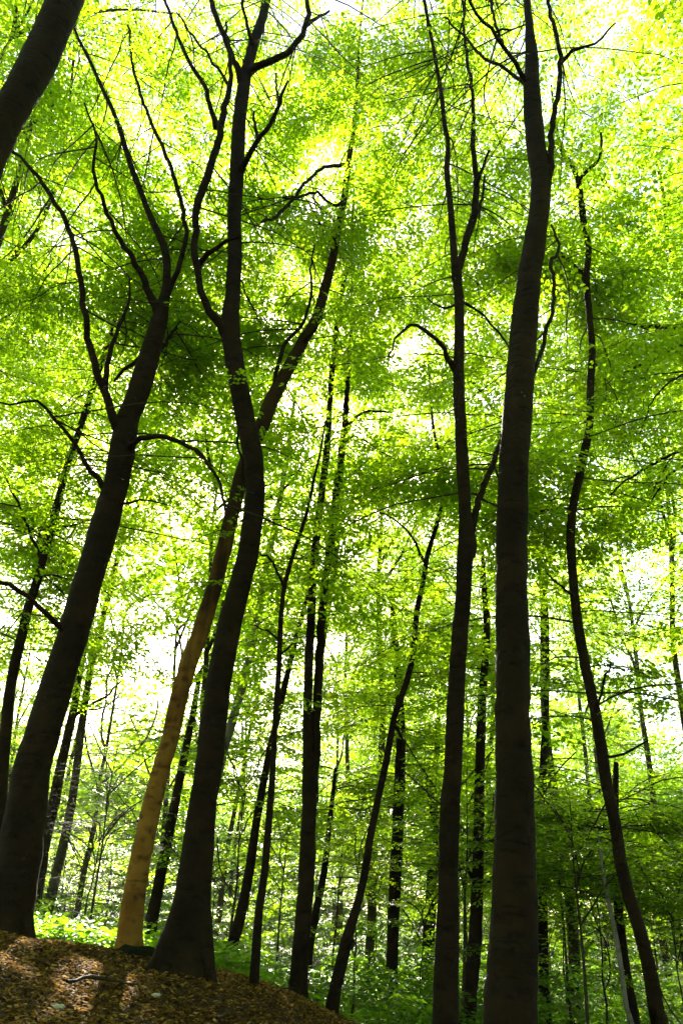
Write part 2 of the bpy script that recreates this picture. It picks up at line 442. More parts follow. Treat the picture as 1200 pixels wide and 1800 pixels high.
for u, v, rad in [(5, 1662, .26), (42, 1664, .18), (8, 1696, .2), (45, 1698, .14), (138, 1704, .12), (160, 1709, .42), (195, 1713, .36), (70, 1728, .09), (165, 1775, .1), (158, 1792, .1),
                  (30, 1748, .1), (80, 1770, .1), (40, 1786, .12), (5, 1775, .1), (265, 1786, .1), (105, 1745, .08), (390, 1746, .12), (415, 1787, .12), (500, 1780, .14)]:
    SHAFTS.append((on_ground(u, v), rad * .85))
SHAFTS += [(unproj(52, 1610, 10.3), .14), (unproj(110, 1610, 14.0), 1.6), (unproj(190, 1640, 14.5), 1.0)]


def carve(root):
    """gives a tree that stands in a shaft of sunlight a crown mesh of its own with the gap in it"""
    M = np.array(root.matrix_basis)
    for ch in root.children:
        if not ch.name.startswith('crown'): continue
        me = ch.data; n = len(me.polygons); c = np.empty(n * 3, np.float32); me.polygons.foreach_get('center', c)
        c = c.reshape(-1, 3) @ M[:3, :3].T + M[:3, 3]
        ok = lit(c.astype(float))
        if ok.sum() == n or (~ok).sum() < 3: continue
        mi = np.empty(n, np.int32); me.polygons.foreach_get('material_index', mi); ok |= mi == 0
        nv = len(me.vertices); v = np.empty(nv * 3, np.float32); me.vertices.foreach_get('co', v)
        lt = np.empty(n, np.int32); me.polygons.foreach_get('loop_total', lt); li = np.empty(len(me.loops), np.int32); me.loops.foreach_get('vertex_index', li)
        va = np.empty(n, np.float32); me.attributes['var'].data.foreach_get('value', va)
        mb = MB(); mb.v = [v.reshape(-1, 3)]; mb.l = [li[np.repeat(ok, lt)]]; mb.c = [lt[ok]]; mb.m = [mi[ok]]; mb.a = [va[ok]]
        ch.data = mb.mesh('crown', list(me.materials), smooth=[0])


# ------------------------------------------------------------------ the traced trees
def trace(pts, D, dy=0.0, d0=0.0):
    n = len(pts); P, R = [], []
    for i, (u, v, wd) in enumerate(pts):
        t = i / (n - 1); q = unproj(u, v, D + d0 + dy * t); P.append(q); R.append(wd * .5 * axial(q) / FPX)
    return np.array(P), np.array(R)


DENS = 2.2


def traced_tree(name, label, D, trunk, limbs=(), bark=M_BARK, group='beeches standing near the path', cat='tree', n_sec=60, zmin=5.0, L=(1.2, 3.0),
                sides=20, flare=(.3, .35), lean=0.0, seed=1, roots=(), away=.95, sprays=SPRAYS, gap=.19, twig=M_TWIG, start=.0, up=(.05, .6), ymin=None):
    P, R = trace(trunk, D, lean)
    g = gz(P[0][0], P[0][1])
    if P[0][2] > g + .05:
        dz = P[0][2] - g; dr = P[1] - P[0]; dr = dr / max(.2, abs(dr[2])) * .4
        b = np.array([P[0][0] - dr[0] * min(dz, 1.5), P[0][1], g]); P = np.vstack([b, P]); R = np.r_[R[0] * 1.04, R]
    root = empty(name, tuple(map(float, (P[0][0], P[0][1], g)))); tag(root, label, cat, group)
    org = np.array(root.location)
    P = np.vstack([P[0] + (P[0] - P[1]) / np.linalg.norm(P[0] - P[1]) * .35, P]); R = np.r_[R[0] * 1.1, R]
    cp, cr = catmull(P, R, .14 if sides > 12 else .3)
    r = np.random.default_rng(seed)
    mb = MB(); wob = r.normal(0, 1, cp.shape) * cr[:, None] * .03; wob[:2] = 0
    tube(mb, cp + wob, cr, sides, 0, .05, (flare[0], flare[1], g) if flare else None, seed)
    mb.build('trunk', [bark], root, origin=org)
    for k, pts in enumerate(roots):
        LP, LR = trace(pts, D); n_ = len(LP); LP[:, 1] -= np.linspace(.0, .12, n_); c2, r2 = catmull(LP, LR, .08)
        m2 = MB(); tube(m2, c2, r2, 10, 0, .06, None, seed + 40 + k); m2.build('root', [bark], root, origin=org)
    carr = []
    up_part = cp[cp[:, 2] > zmin]
    if len(up_part) > 3: carr.append(up_part[::3])
    for k, lb in enumerate(limbs):
        pts, dy = lb[0], lb[1]; d0 = lb[2] if len(lb) > 2 else 0.0
        # depth of the trunk where the limb starts
        q0 = unproj(pts[0][0], pts[0][1], D); j = np.argmin(np.abs(cp[:, 2] - q0[2])); off = cp[j][1] - D
        LP, LR = trace(pts, D, dy, off + d0); c2, r2 = catmull(LP, LR, .14)
        r2 = r2 * (1 + .35 * np.exp(-np.arange(len(r2)) * .14 / .18))
        wob = r.normal(0, .012, c2.shape); wob[0] = 0
        m2 = MB(); tube(m2, c2 + wob, r2, 9, 0, .05, None, seed + k); m2.build('limb', [bark if bark is not M_OCHRE_LIT else M_BARK], root, origin=org)
        if c2[:, 2].max() > zmin - 1.5 and np.linalg.norm(c2[-1] - c2[0]) > (1.6 if sides > 12 else .5): carr.append(c2[len(c2) // 4::2])
    if n_sec and carr:
        L = (L[0], L[1] * 1.3)
        mc = MB(); grow(mc, carr, int(n_sec * DENS), r, L=L, away=away, sprays=sprays, gap=gap, start=start, up=up, ymin=D + .12 if ymin is None else ymin)
        mc.build('crown', [twig, M_LEAF], root, smooth=[0], origin=org)
    return root


NEAR = 'beeches standing near the path'
traced_tree('beech_tree', 'dark beech trunk slanting across the upper left corner of the photo', 6.4,
    [(-470, 1760, 88), (-400, 1400, 80), (-290, 1000, 72), (-150, 600, 66), (-18, 270, 60), (46, 150, 60), (72, 100, 60), (116, 0, 58), (160, -110, 50), (215, -260, 36), (260, -420, 18)],
    [([(150, -90, 14), (165, -200, 10), (150, -330, 6)], 1.0)], n_sec=16, zmin=10, ymin=8.0, seed=3, L=(1.0, 2.4))

traced_tree('beech_tree', 'thick leaning beech at the left edge, its trunk forking into many boughs', 10.5,
    [(5, 1650, 92), (12, 1600, 84), (35, 1500, 77), (46, 1425, 72), (57, 1350, 64), (78, 1275, 58), (101, 1200, 55), (134, 1100, 54), (162, 1000, 50), (190, 900, 46), (215, 800, 44), (224, 740, 42),
     (240, 700, 37), (265, 620, 36), (281, 560, 28), (292, 500, 15), (290, 440, 13), (262, 375, 11), (245, 330, 10), (230, 290, 10), (205, 210, 8), (180, 155, 7), (155, 100, 6), (135, 60, 5), (118, 0, 4)],
    [([(281, 552, 16), (262, 510, 12), (240, 465, 10), (220, 435, 9), (195, 390, 8), (178, 345, 7), (165, 300, 6), (168, 240, 4), (150, 180, 3)], -1.5),
     ([(292, 520, 10), (312, 480, 9), (326, 420, 8), (322, 370, 8), (300, 295, 7), (265, 210, 6), (235, 125, 5), (227, 45, 4)], -.6),
     ([(212, 765, 22), (202, 738, 16), (182, 685, 14), (163, 625, 12), (150, 560, 11), (143, 490, 10), (126, 415, 9), (100, 360, 8), (65, 310, 7), (25, 265, 5), (-20, 230, 4)], -1.2),
     ([(184, 690, 10), (186, 655, 9), (200, 600, 8), (215, 560, 7), (224, 535, 5), (232, 490, 3)], -.3),
     ([(262, 612, 8), (232, 640, 7), (200, 668, 5)], .8), ([(275, 625, 8), (300, 590, 7), (322, 560, 4)], .8),
     ([(215, 815, 14), (228, 785, 11), (245, 772, 10), (275, 766, 9), (310, 775, 8), (345, 795, 7), (375, 830, 6), (391, 870, 5), (397, 910, 4)], -1.0),
     ([(192, 872, 12), (172, 842, 9), (150, 812, 8), (130, 775, 7), (100, 737, 6), (65, 706, 5), (20, 712, 4), (-20, 700, 3)], -.8),
     ([(125, 1125, 16), (106, 1103, 10), (85, 1080, 9), (50, 1050, 8), (15, 1027, 8), (-20, 1015, 7)], -1.0),
     ([(195, 888, 5), (230, 882, 4), (262, 878, 3), (300, 886, 2)], -.5)],
    n_sec=130, zmin=9.0, ymin=11.0, seed=4, flare=(.22, .25), start=.1,
    roots=[[(35, 1570, 36), (46, 1615, 30), (52, 1645, 18), (58, 1665, 8)]])

traced_tree('beech_tree', 'slim beech with scarred bark and ochre light painted low on its stem, crossing behind the flared dark trunk', 11.6,
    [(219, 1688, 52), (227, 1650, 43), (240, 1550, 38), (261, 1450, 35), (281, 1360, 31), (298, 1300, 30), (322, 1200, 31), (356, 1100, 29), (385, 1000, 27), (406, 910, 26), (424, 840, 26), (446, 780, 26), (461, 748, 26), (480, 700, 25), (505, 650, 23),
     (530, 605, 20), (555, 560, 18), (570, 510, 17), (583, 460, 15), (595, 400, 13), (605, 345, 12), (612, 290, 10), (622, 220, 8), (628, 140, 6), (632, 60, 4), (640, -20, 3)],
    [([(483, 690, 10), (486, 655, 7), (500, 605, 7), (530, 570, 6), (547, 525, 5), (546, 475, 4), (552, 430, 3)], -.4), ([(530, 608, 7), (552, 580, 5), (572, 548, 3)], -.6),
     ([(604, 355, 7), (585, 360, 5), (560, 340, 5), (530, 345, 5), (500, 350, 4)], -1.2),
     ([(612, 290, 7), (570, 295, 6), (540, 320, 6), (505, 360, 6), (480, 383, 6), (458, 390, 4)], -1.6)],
    bark=M_OCHRE_LIT, n_sec=52, zmin=9, seed=5, flare=(.16, .35))

traced_tree('beech_tree', 'tall dark beech with flared roots, kinked where its stem forks', 10.5,
    [(316, 1715, 84), (326, 1670, 74), (337, 1600, 64), (347, 1500, 55), (358, 1400, 49), (370, 1325, 48), (377, 1250, 45), (394, 1150, 43), (415, 1050, 40), (436, 975, 37), (446, 900, 35), (449, 850, 34), (445, 800, 35), (434, 750, 34), (425, 700, 34),
     (415, 650, 33), (408, 600, 32), (405, 560, 32), (409, 510, 27), (412, 450, 25), (412, 375, 25), (416, 300, 25), (420, 225, 24), (425, 175, 23), (433, 125, 20), (447, 75, 18), (463, 25, 16), (470, -20, 14), (485, -100, 9), (500, -190, 4)],
    [([(400, 585, 22), (385, 570, 16), (365, 545, 14), (350, 500, 12), (345, 465, 12), (343, 420, 12), (345, 380, 13), (350, 352, 14), (365, 310, 14), (380, 260, 13), (394, 200, 12), (404, 145, 9), (404, 100, 6), (398, 40, 4)], -.9),
     ([(347, 475, 10), (358, 455, 9), (375, 440, 8), (397, 425, 6), (420, 415, 4)], -.5),
     ([(381, 225, 10), (372, 195, 8), (358, 150, 8), (330, 105, 7), (310, 55, 6), (292, 5, 5), (275, -60, 4)], -.8),
     ([(402, 150, 5), (375, 110, 5), (340, 65, 4), (310, 20, 3)], -.5),
     ([(419, 310, 14), (430, 288, 10), (450, 250, 9), (475, 215, 8), (491, 180, 7), (505, 140, 4)], -1.0), ([(455, 245, 6), (449, 225, 6), (446, 195, 4)], .3), ([(490, 182, 5), (486, 155, 4), (485, 130, 3)], .4),
     ([(427, 150, 14), (415, 115, 11), (395, 65, 10), (375, 15, 9), (360, -40, 6)], -.6),
     ([(447, 80, 8), (434, 45, 6), (426, 0, 5)], -1.2),
     ([(430, 135, 16), (450, 118, 13), (477, 107, 12), (505, 95, 11), (530, 62, 10), (542, 25, 9), (540, -10, 7), (548, -80, 4)], -.8), ([(537, 45, 7), (555, 33, 6), (578, 18, 4)], .2),
     ([(434, 752, 6), (421, 748, 4), (418, 775, 4), (423, 810, 4), (425, 860, 3)], -.2, .2)],
    n_sec=135, zmin=10.5, ymin=11.2, seed=6, flare=(.24, .42),
    roots=[[(340, 1520, 44), (324, 1610, 54), (305, 1665, 56), (284, 1700, 44), (258, 1722, 26), (235, 1735, 10)], [(349, 1560, 40), (354, 1640, 42), (360, 1690, 38), (369, 1716, 26), (385, 1740, 10)], [(330, 1620, 44), (326, 1690, 46), (320, 1735, 20)], [(336, 1600, 40), (300, 1690, 44), (275, 1725, 30)]])

traced_tree('young_beech', 'thin leafless lower stem of a sapling between the forked beech and the twin trunks', 11.2,
    [(446, 1738, 17), (450, 1675, 16), (456, 1600, 15), (465, 1535, 14), (472, 1450, 12), (478, 1375, 11), (481, 1325, 10), (485, 1250, 10), (490, 1175, 9), (493, 1100, 9), (496, 1060, 8), (501, 1025, 8), (515, 975, 7), (530, 930, 7), (541, 895, 6), (552, 840, 5), (563, 795, 4), (572, 740, 3)],
    [([(500, 1035, 5), (487, 1003, 4), (472, 978, 4), (453, 971, 3)], -.5), ([(489, 1125, 4), (470, 1110, 3), (440, 1098, 2)], .5), ([(492, 1150, 3), (515, 1135, 3), (532, 1130, 2)], -.4)],
    n_sec=12, zmin=4.2, L=(.6, 1.5), sides=12, seed=7, flare=(.15, .3), cat='sapling', away=.3)

traced_tree('beech_tree', 'twin stemmed beech in the middle, two trunks rising side by side', 13.2,
    [(521, 1765, 36), (524, 1720, 32), (530, 1650, 30), (538, 1550, 28), (542, 1450, 26), (543, 1380, 25), (541, 1320, 18), (540, 1250, 16), (545, 1120, 15), (551, 1000, 14), (561, 900, 13), (570, 830, 12), (577, 760, 11), (580, 700, 10), (584, 650, 10), (590, 585, 9), (600, 520, 8), (611, 460, 7), (618, 400, 5), (622, 330, 4)],
    [([(546, 1395, 20), (554, 1310, 17), (559, 1200, 16), (565, 1090, 15), (575, 1000, 14), (585, 920, 14), (592, 860, 13), (600, 800, 12), (606, 740, 11), (609, 690, 9), (614, 620, 7), (618, 540, 5)], .6),
     ([(606, 752, 6), (620, 738, 5), (648, 723, 5), (688, 724, 3)], -.8), ([(600, 790, 4), (622, 766, 4), (665, 790, 3), (718, 822, 2)], -.6), ([(609, 472, 5), (640, 460, 4), (678, 444, 3)], .8),
     ([(595, 850, 4), (618, 832, 3), (652, 808, 3), (690, 835, 2)], .6)],
    n_sec=42, zmin=8, seed=8, flare=(.15, .2))

traced_tree('young_beech', 'thin crooked stem right of the twin trunks, bent to the right', 13.0,
    [(584, 1775, 24), (590, 1735, 22), (603, 1680, 21), (611, 1645, 19), (625, 1600, 15), (640, 1540, 14), (650, 1475, 13), (665, 1400, 12), (679, 1335, 12), (692, 1262, 11), (714, 1200, 11), (727, 1140, 10), (732, 1075, 10), (742, 1030, 9), (750, 980, 9), (760, 945, 8), (771, 908, 7), (779, 870, 6), (780, 835, 6), (771, 795, 6), (761, 752, 5), (757, 700, 4), (752, 640, 3)],
    [([(748, 990, 5), (722, 942, 4), (692, 912, 3), (665, 898, 2)], -.8), ([(690, 1270, 6), (703, 1288, 5), (712, 1310, 3)], .2), ([(612, 1645, 10), (620, 1660, 8), (618, 1668, 6)], -.1)],
    n_sec=22, zmin=4.0, L=(.7, 2.0), sides=12, seed=9, flare=(.12, .2), cat='sapling', away=.3)

traced_tree('beech_tree', 'slender dark beech just left of the biggest trunk, splitting into a narrow fork', 10.0,
    [(783, 1800, 49), (784, 1700, 43), (786, 1600, 38), (788, 1500, 35), (792, 1400, 34), (797, 1325, 32), (802, 1200, 30), (809, 1100, 28), (816, 1000, 28), (819, 950, 28), (817, 900, 23), (814, 850, 22), (812, 800, 22), (808, 725, 21), (805, 650, 20), (807, 600, 18), (806, 525, 17), (800, 475, 16), (796, 425, 12), (790, 350, 11), (785, 300, 10), (787, 250, 8), (781, 220, 8), (776, 170, 7), (762, 90, 6), (745, 0, 6), (725, -100, 5), (700, -200, 3)],
    [([(802, 490, 14), (815, 440, 13), (831, 385, 14), (837, 322, 11), (831, 262, 9), (832, 210, 7), (828, 150, 6), (818, 80, 5), (812, 0, 5), (800, -90, 4), (780, -190, 3)], .2), ([(837, 325, 6), (850, 292, 5), (858, 262, 4)], -.4), ([(832, 385, 6), (847, 350, 5), (852, 310, 4)], .6),
     ([(822, 975, 20), (829, 920, 13), (836, 888, 12), (850, 855, 11), (867, 810, 10), (881, 772, 9), (893, 720, 7), (905, 660, 5)], .8),
     ([(801, 650, 12), (786, 628, 8), (775, 602, 8), (752, 588, 7), (729, 570, 6), (709, 580, 5), (695, 600, 4), (682, 628, 3)], -.8),
     ([(808, 520, 6), (817, 531, 5), (850, 555, 4), (875, 585, 4), (896, 618, 3)], .6), ([(805, 535, 4), (775, 540, 4), (748, 523, 2)], -.6)],
    n_sec=95, zmin=9.0, ymin=10.5, L=(1.2, 3.2), seed=10)

traced_tree('beech_tree', 'stoutest, nearly black beech right of centre, straight and bare to the canopy', 8.0,
    [(895, 1800, 96), (899, 1700, 86), (902, 1600, 80), (904, 1500, 73), (903, 1400, 67), (901, 1325, 63), (901, 1200, 61), (900, 1100, 59), (899, 1000, 56), (899, 900, 54), (901, 850, 52), (907, 750, 50), (914, 650, 48), (922, 550, 45), (931, 475, 42), (939, 425, 39), (949, 350, 37), (948, 300, 36), (941, 250, 34), (936, 200, 31), (934, 150, 28), (934, 100, 22), (930, 50, 15), (925, 0, 12), (918, -60, 10), (905, -150, 7), (885, -260, 4)],
    [([(930, 160, 9), (917, 145, 7), (890, 126, 6), (860, 108, 6), (835, 85, 5), (808, 57, 4), (780, 30, 3)], .4),
     ([(930, 150, 10), (916, 128, 8), (895, 95, 7), (875, 65, 7), (850, 38, 6), (825, 5, 5), (800, -50, 4)], -.8), ([(882, 78, 6), (871, 42, 5), (862, 0, 5), (850, -70, 3)], .6), ([(868, 58, 4), (884, 55, 4), (897, 53, 3)], .1),
     ([(955, 335, 16), (966, 295, 11), (969, 235, 10), (982, 150, 9), (983, 100, 8), (970, 40, 7), (960, -30, 5)], -.4), ([(983, 112, 6), (1004, 90, 6), (1042, 76, 4), (1080, 40, 3)], -.5),
     ([(926, 690, 12), (938, 658, 8), (950, 613, 8), (969, 550, 7), (973, 500, 7), (967, 463, 7), (982, 440, 5), (972, 392, 4)], .8)],
    n_sec=105, zmin=11.5, L=(1.2, 3.0), ymin=10.2, seed=11, flare=(.3, .3))

traced_tree('beech_tree', 'winding dark beech on the right whose stem curves out towards the lower corner', 11.0,
    [(1160, 1810, 30), (1155, 1785, 27), (1142, 1710, 25), (1125, 1640, 24), (1105, 1575, 22), (1092, 1525, 21), (1080, 1450, 20), (1065, 1380, 20), (1057, 1320, 20), (1045, 1250, 19), (1028, 1170, 18), (1015, 1100, 17), (1007, 1025, 16), (1002, 950, 15), (1005, 900, 14), (1012, 865, 15), (1025, 800, 15), (1035, 750, 13), (1037, 675, 13), (1040, 615, 12), (1035, 550, 11), (1030, 490, 11), (1034, 440, 11), (1025, 390, 11), (1016, 320, 10), (1002, 287, 8), (985, 262, 7), (975, 210, 5), (968, 150, 3)],
    [([(1016, 330, 7), (1022, 308, 6), (1045, 290, 6), (1056, 262, 5), (1055, 232, 4)], -.4), ([(1031, 497, 8), (1012, 470, 6), (990, 450, 5), (968, 435, 4)], .6),
     ([(1046, 1260, 5), (1060, 1200, 4), (1075, 1165, 3)], -.8), ([(1058, 1330, 5), (1095, 1325, 4), (1140, 1300, 3)], -.6), ([(1010, 1050, 5), (985, 1030, 4), (960, 1010, 3)], -.7)],
    n_sec=75, zmin=3.6, seed=12, flare=(.15, .15), away=.85)

traced_tree('beech_tree', 'beech outside the right edge reaching bare dark boughs into the frame', 12.5,
    [(1420, 1800, 60), (1400, 1400, 52), (1370, 1000, 46), (1345, 700, 40), (1320, 400, 32), (1290, 150, 24), (1270, -50, 14)],
    [([(1335, 600, 14), (1270, 585, 10), (1200, 577, 9), (1140, 573, 8), (1085, 567, 5)], .3), ([(1338, 640, 9), (1260, 590, 7), (1200, 606, 6), (1150, 630, 5), (1110, 650, 4), (1075, 668, 3)], -.6),
     ([(1350, 760, 10), (1270, 770, 7), (1200, 792, 5), (1150, 815, 5), (1110, 838, 4), (1070, 870, 3)], -.5), ([(1355, 850, 9), (1270, 840, 6), (1200, 820, 4), (1165, 850, 4), (1140, 890, 3)], .5),
     ([(1345, 700, 8), (1250, 650, 5), (1195, 660, 4), (1150, 700, 3), (1120, 770, 2)], -.8)],
    n_sec=50, zmin=9.5, L=(1.5, 3.6), seed=13)

# slimmer stems farther back
BACK = 'slimmer beeches behind the front row'
traced_tree('beech_tree', 'slim beech at the far left edge behind the thick leaning trunk', 14.5,
    [(0, 1450, 24), (3, 1390, 22), (10, 1290, 20), (20, 1200, 19), (38, 1120, 17), (50, 1070, 16), (68, 1015, 15), (80, 965, 15), (93, 920, 14), (106, 870, 14), (114, 835, 12), (150, 725, 11), (185, 620, 9), (215, 520, 6), (240, 430, 4)],
    [([(90, 935, 5), (140, 920, 4), (168, 905, 2)], .5), ([(75, 985, 6), (50, 930, 5), (30, 880, 4), (8, 835, 3)], -.7)], group=BACK, n_sec=85, zmin=5, L=(1.5, 3.8), seed=14, sides=12)
traced_tree('beech_tree', 'dark distant beech seen between the leaning trunk and the pale shrubs', 20,
    [(65, 1560, 26), (75, 1495, 23), (95, 1410, 20), (113, 1320, 17), (126, 1265, 15), (137, 1205, 12), (150, 1130, 9), (160, 1050, 6)],
    [([(128, 1262, 6), (150, 1243, 5), (185, 1225, 4), (217, 1193, 3)], -.5), ([(132, 1245, 4), (180, 1245, 3), (220, 1212, 2)], .5)], group=BACK, n_sec=24, zmin=3.5, L=(1.2, 2.6), seed=15, sides=12)
traced_tree('beech_tree', 'dark stem in shadow right behind the ochre-lit trunk', 21,
    [(262, 1650, 24), (272, 1590, 21), (290, 1500, 19), (305, 1425, 17), (320, 1350, 15), (338, 1260, 12), (352, 1180, 8)], group=BACK, n_sec=24, zmin=3.5, seed=16, sides=12)
traced_tree('beech_tree', 'thin dark stem just right of the flared trunk, leaning right', 16,
    [(388, 1725, 23), (396, 1700, 20), (411, 1650, 20), (427, 1590, 19), (440, 1520, 17), (448, 1462, 15), (470, 1340, 12), (497, 1220, 11), (522, 1115, 9), (545, 1030, 6)], group=BACK, n_sec=26, zmin=4.2, seed=17, sides=12)
traced_tree('beech_tree', 'pale olive stem half hidden behind the flared dark trunk', 18,
    [(355, 1500, 19), (368, 1430, 18), (386, 1345, 17), (407, 1270, 16), (432, 1185, 14), (452, 1085, 13), (467, 1000, 12), (482, 930, 11), (495, 860, 10), (510, 760, 7), (520, 680, 4)], group=BACK, n_sec=30, zmin=7, seed=18, sides=12, bark=M_PALE)
traced_tree('beech_tree', 'dark upright stem between the crooked sapling and the slender forked beech', 19,
    [(688, 1750, 23), (688, 1700, 21), (692, 1600, 21), (697, 1500, 21), (701, 1400, 20), (704, 1300, 17), (700, 1200, 14), (692, 1100, 11), (688, 1020, 7)], group=BACK, n_sec=40, zmin=3.4, L=(1.2, 3), seed=19, sides=12)
traced_tree('beech_tree', 'upright dark stem with side stubs in the gap beside the biggest trunk', 15.5,
    [(822, 1770, 27), (828, 1720, 26), (835, 1650, 24), (839, 1525, 20), (842, 1400, 18), (844, 1300, 17), (847, 1220, 15), (855, 1125, 12), (850, 1025, 9), (846, 950, 5)],
    [([(837, 1550, 8), (822, 1530, 6), (806, 1527, 4)], -.3), ([(841, 1500, 9), (852, 1486, 8), (870, 1474, 6)], -.3), ([(838, 1570, 6), (860, 1550, 4), (872, 1530, 3)], .3)], group=BACK, n_sec=22, zmin=5.0, seed=20, sides=14)
traced_tree('beech_tree', 'narrow dark stem just right of the biggest trunk', 19,
    [(957, 1765, 21), (956, 1735, 20), (952, 1600, 17), (951, 1450, 16), (954, 1350, 14), (959, 1250, 11), (961, 1115, 8), (958, 1030, 4)], group=BACK, n_sec=34, zmin=3.2, seed=21, sides=12)
traced_tree('young_beech', 'pale thin pole leaning at lower right before a darker stem', 13.5,
    [(1112, 1810, 10), (1100, 1770, 9), (1087, 1675, 9), (1070, 1592, 8), (1058, 1530, 6), (1050, 1460, 4)], group=BACK, n_sec=10, zmin=1.6, L=(.5, 1.3), seed=22, sides=10, bark=M_PALE, cat='sapling')
traced_tree('beech_tree', 'dark stem behind the pale pole at lower right', 16,
    [(1112, 1780, 20), (1100, 1720, 19), (1090, 1640, 18), (1084, 1560, 16), (1080, 1450, 13), (1082, 1340, 9)], group=BACK, n_sec=26, zmin=2.6, seed=23, sides=12)
traced_tree('beech_tree', 'broad dim stem deep in the wood behind the slender forked beech', 25,
    [(748, 1755, 22), (752, 1690, 21), (757, 1575, 20), (761, 1480, 17), (764, 1380, 13), (770, 1260, 8)], group=BACK, n_sec=30, zmin=3.4, seed=24, sides=12)
traced_tree('beech_tree', 'dim stem just right of the twin trunks near their foot', 20,
    [(540, 1700, 15), (548, 1640, 14), (560, 1580, 13), (570, 1530, 12), (580, 1440, 9), (590, 1350, 6)], group=BACK, n_sec=22, zmin=3.2, seed=25, sides=12)

# ------------------------------------------------------------------ the wood behind: kinds of tree, then copies
def proto_tree(name, seed, H, zc, n_sec, rad, L, sprays=SPRAYS4, bark=M_FAR, gap=.25):
    r = np.random.default_rng(seed); root = empty(name)
    k = 12; z = np.linspace(-.3, H, k); x = np.cumsum(r.normal(0, .10 * H / 18, k)); y = np.cumsum(r.normal(0, .10 * H / 18, k)); x -= x[0]; y -= y[0]
    P = np.c_[x, y, z]; R = rad * (1 - .9 * np.linspace(0, 1, k) ** 1.1)
    cp, cr = catmull(P, R, .4); mb = MB(); tube(mb, cp, cr, 10, 0, .05, (.25, .4, 0), seed); mb.build('trunk', [bark], root)
    mc = MB(); carr = [cp[cp[:, 2] > zc]]
    for q in range(5):                                         # big boughs
        s = cp[int(r.uniform(.4, .85) * len(cp))]; az = r.uniform(0, 6.28); d = np.array([math.cos(az) * .6, math.sin(az) * .6, 1.0]); n = 9
        b = [s]
        for j in range(n): d = d + r.normal(0, .18, 3); b.append(b[-1] + d / np.linalg.norm(d) * H * .035)
        b = np.array(b); c2, r2 = catmull(b, np.linspace(rad * .42, .015, len(b)), .4); tube(mc, c2, r2, 6, 0, .05, None, q); carr.append(c2)
    grow(mc, carr, n_sec, r, L=L, sprays=sprays, gap=gap, start=0.0)
    mc.build('crown', [M_TWIG, M_LEAF], root, smooth=[0])
    return root


PROTO = [proto_tree('beech_tree', 101, 22, 2.8, 155, .13, (1.6, 4.2)), proto_tree('beech_tree', 102, 19, 2.0, 135, .10, (1.4, 3.8)),
         proto_tree('beech_tree', 103, 25, 4.0, 180, .15, (1.8, 4.6)), proto_tree('beech_tree', 104, 16, 1.3, 120, .08, (1.3, 3.4))]
SHORT = [proto_tree('beech_tree', 105, 8.5, 1.6, 70, .075, (.9, 2.4)), proto_tree('beech_tree', 106, 6.5, 1.0, 60, .055, (.8, 2.1))]
SAPL = [proto_tree('sapling', 107, 4.2, .5, 34, .03, (.6, 1.6), SPRAYS, M_TWIG, .3), proto_tree('sapling', 108, 3.2, .4, 28, .024, (.5, 1.4), SPRAYS, M_TWIG, .3),
        proto_tree('sapling', 109, 5.4, 1.0, 42, .04, (.7, 1.9), SPRAYS, M_TWIG, .3)]
used = {}


def place(p, x, y, s, label, cat, group):
    o = p
    if p.name in used:
        o = copy_tree(p)
        for ch in o.children:
            if ch.name.startswith('crown'): ch.data = used[p.name]
    else: used[p.name] = [ch.data for ch in p.children if ch.name.startswith('crown')][0]
    o.location = (float(x), float(y), gz(x, y)); o.rotation_euler = (0, 0, float(rng.uniform(0, 6.28))); o.scale = (s, s, s)
    if y > 8 and abs((x + 3.0) * math.cos(SUN_AZ) - (y - 9) * math.sin(SUN_AZ)) < 8:
        o.matrix_basis = Matrix.LocRotScale(o.location, o.rotation_euler, o.scale); carve(o)
    tag(o, label, cat, group); return o


SUN_AZ = math.atan2(SUN[0], SUN[1])
pts = []
for _ in range(6000):
    y = rng.uniform(17, 58); x = rng.uniform(-.85, .85) * y
    if all((x - a) ** 2 + (y - b) ** 2 > (4.5 + .04 * y) ** 2 for a, b in pts): pts.append((x, y))
for x, y in pts:
    az = math.atan2(x, y) - SUN_AZ
    side = (x + 3.6) * math.cos(SUN_AZ) - (y - 8) * math.sin(SUN_AZ)   # distance from the line of sunlight that reaches the bank
    if abs(az + .02) < .06 or abs(side) < .5:                                   # the clearing towards the sun: only low young trees
        place(SHORT[int(rng.integers(2))], x, y, rng.uniform(1.15, 1.9), 'low young beech in the bright clearing between the two left trunks', 'tree', 'young beeches in the clearing')
    else:
        if y < 24 and abs(x) < .42 * y and rng.uniform() < .5: continue
        place(PROTO[int(rng.integers(4))], x, y, rng.uniform(.8, 1.1), 'leafy beech deep in the wood behind the front trunks', 'tree', 'beeches deep in the wood')
pts = []
for _ in range(4000):                                         # the wood around and behind the viewer, added unseen to shade the trunks
    q = rng.uniform(0, 6.283); d = rng.uniform(8, 27); x, y = math.sin(q) * d, math.cos(q) * d
    if y > -2 and abs(x) < .85 * y + 6.0: continue
    if all((x - a) ** 2 + (y - b) ** 2 > 3.7 ** 2 for a, b in pts): pts.append((x, y))
for x, y in pts + [(-7.4, 13.4), (-9.2, 16.4), (-8.0, 10.6), (7.9, 13.6), (9.4, 16.6), (6.9, 10.0), (9.6, 12.0)]:
    place(PROTO[int(rng.integers(4))], x, y, rng.uniform(.9, 1.1), 'beech standing outside the picture around the path', 'tree', 'beeches around the path')

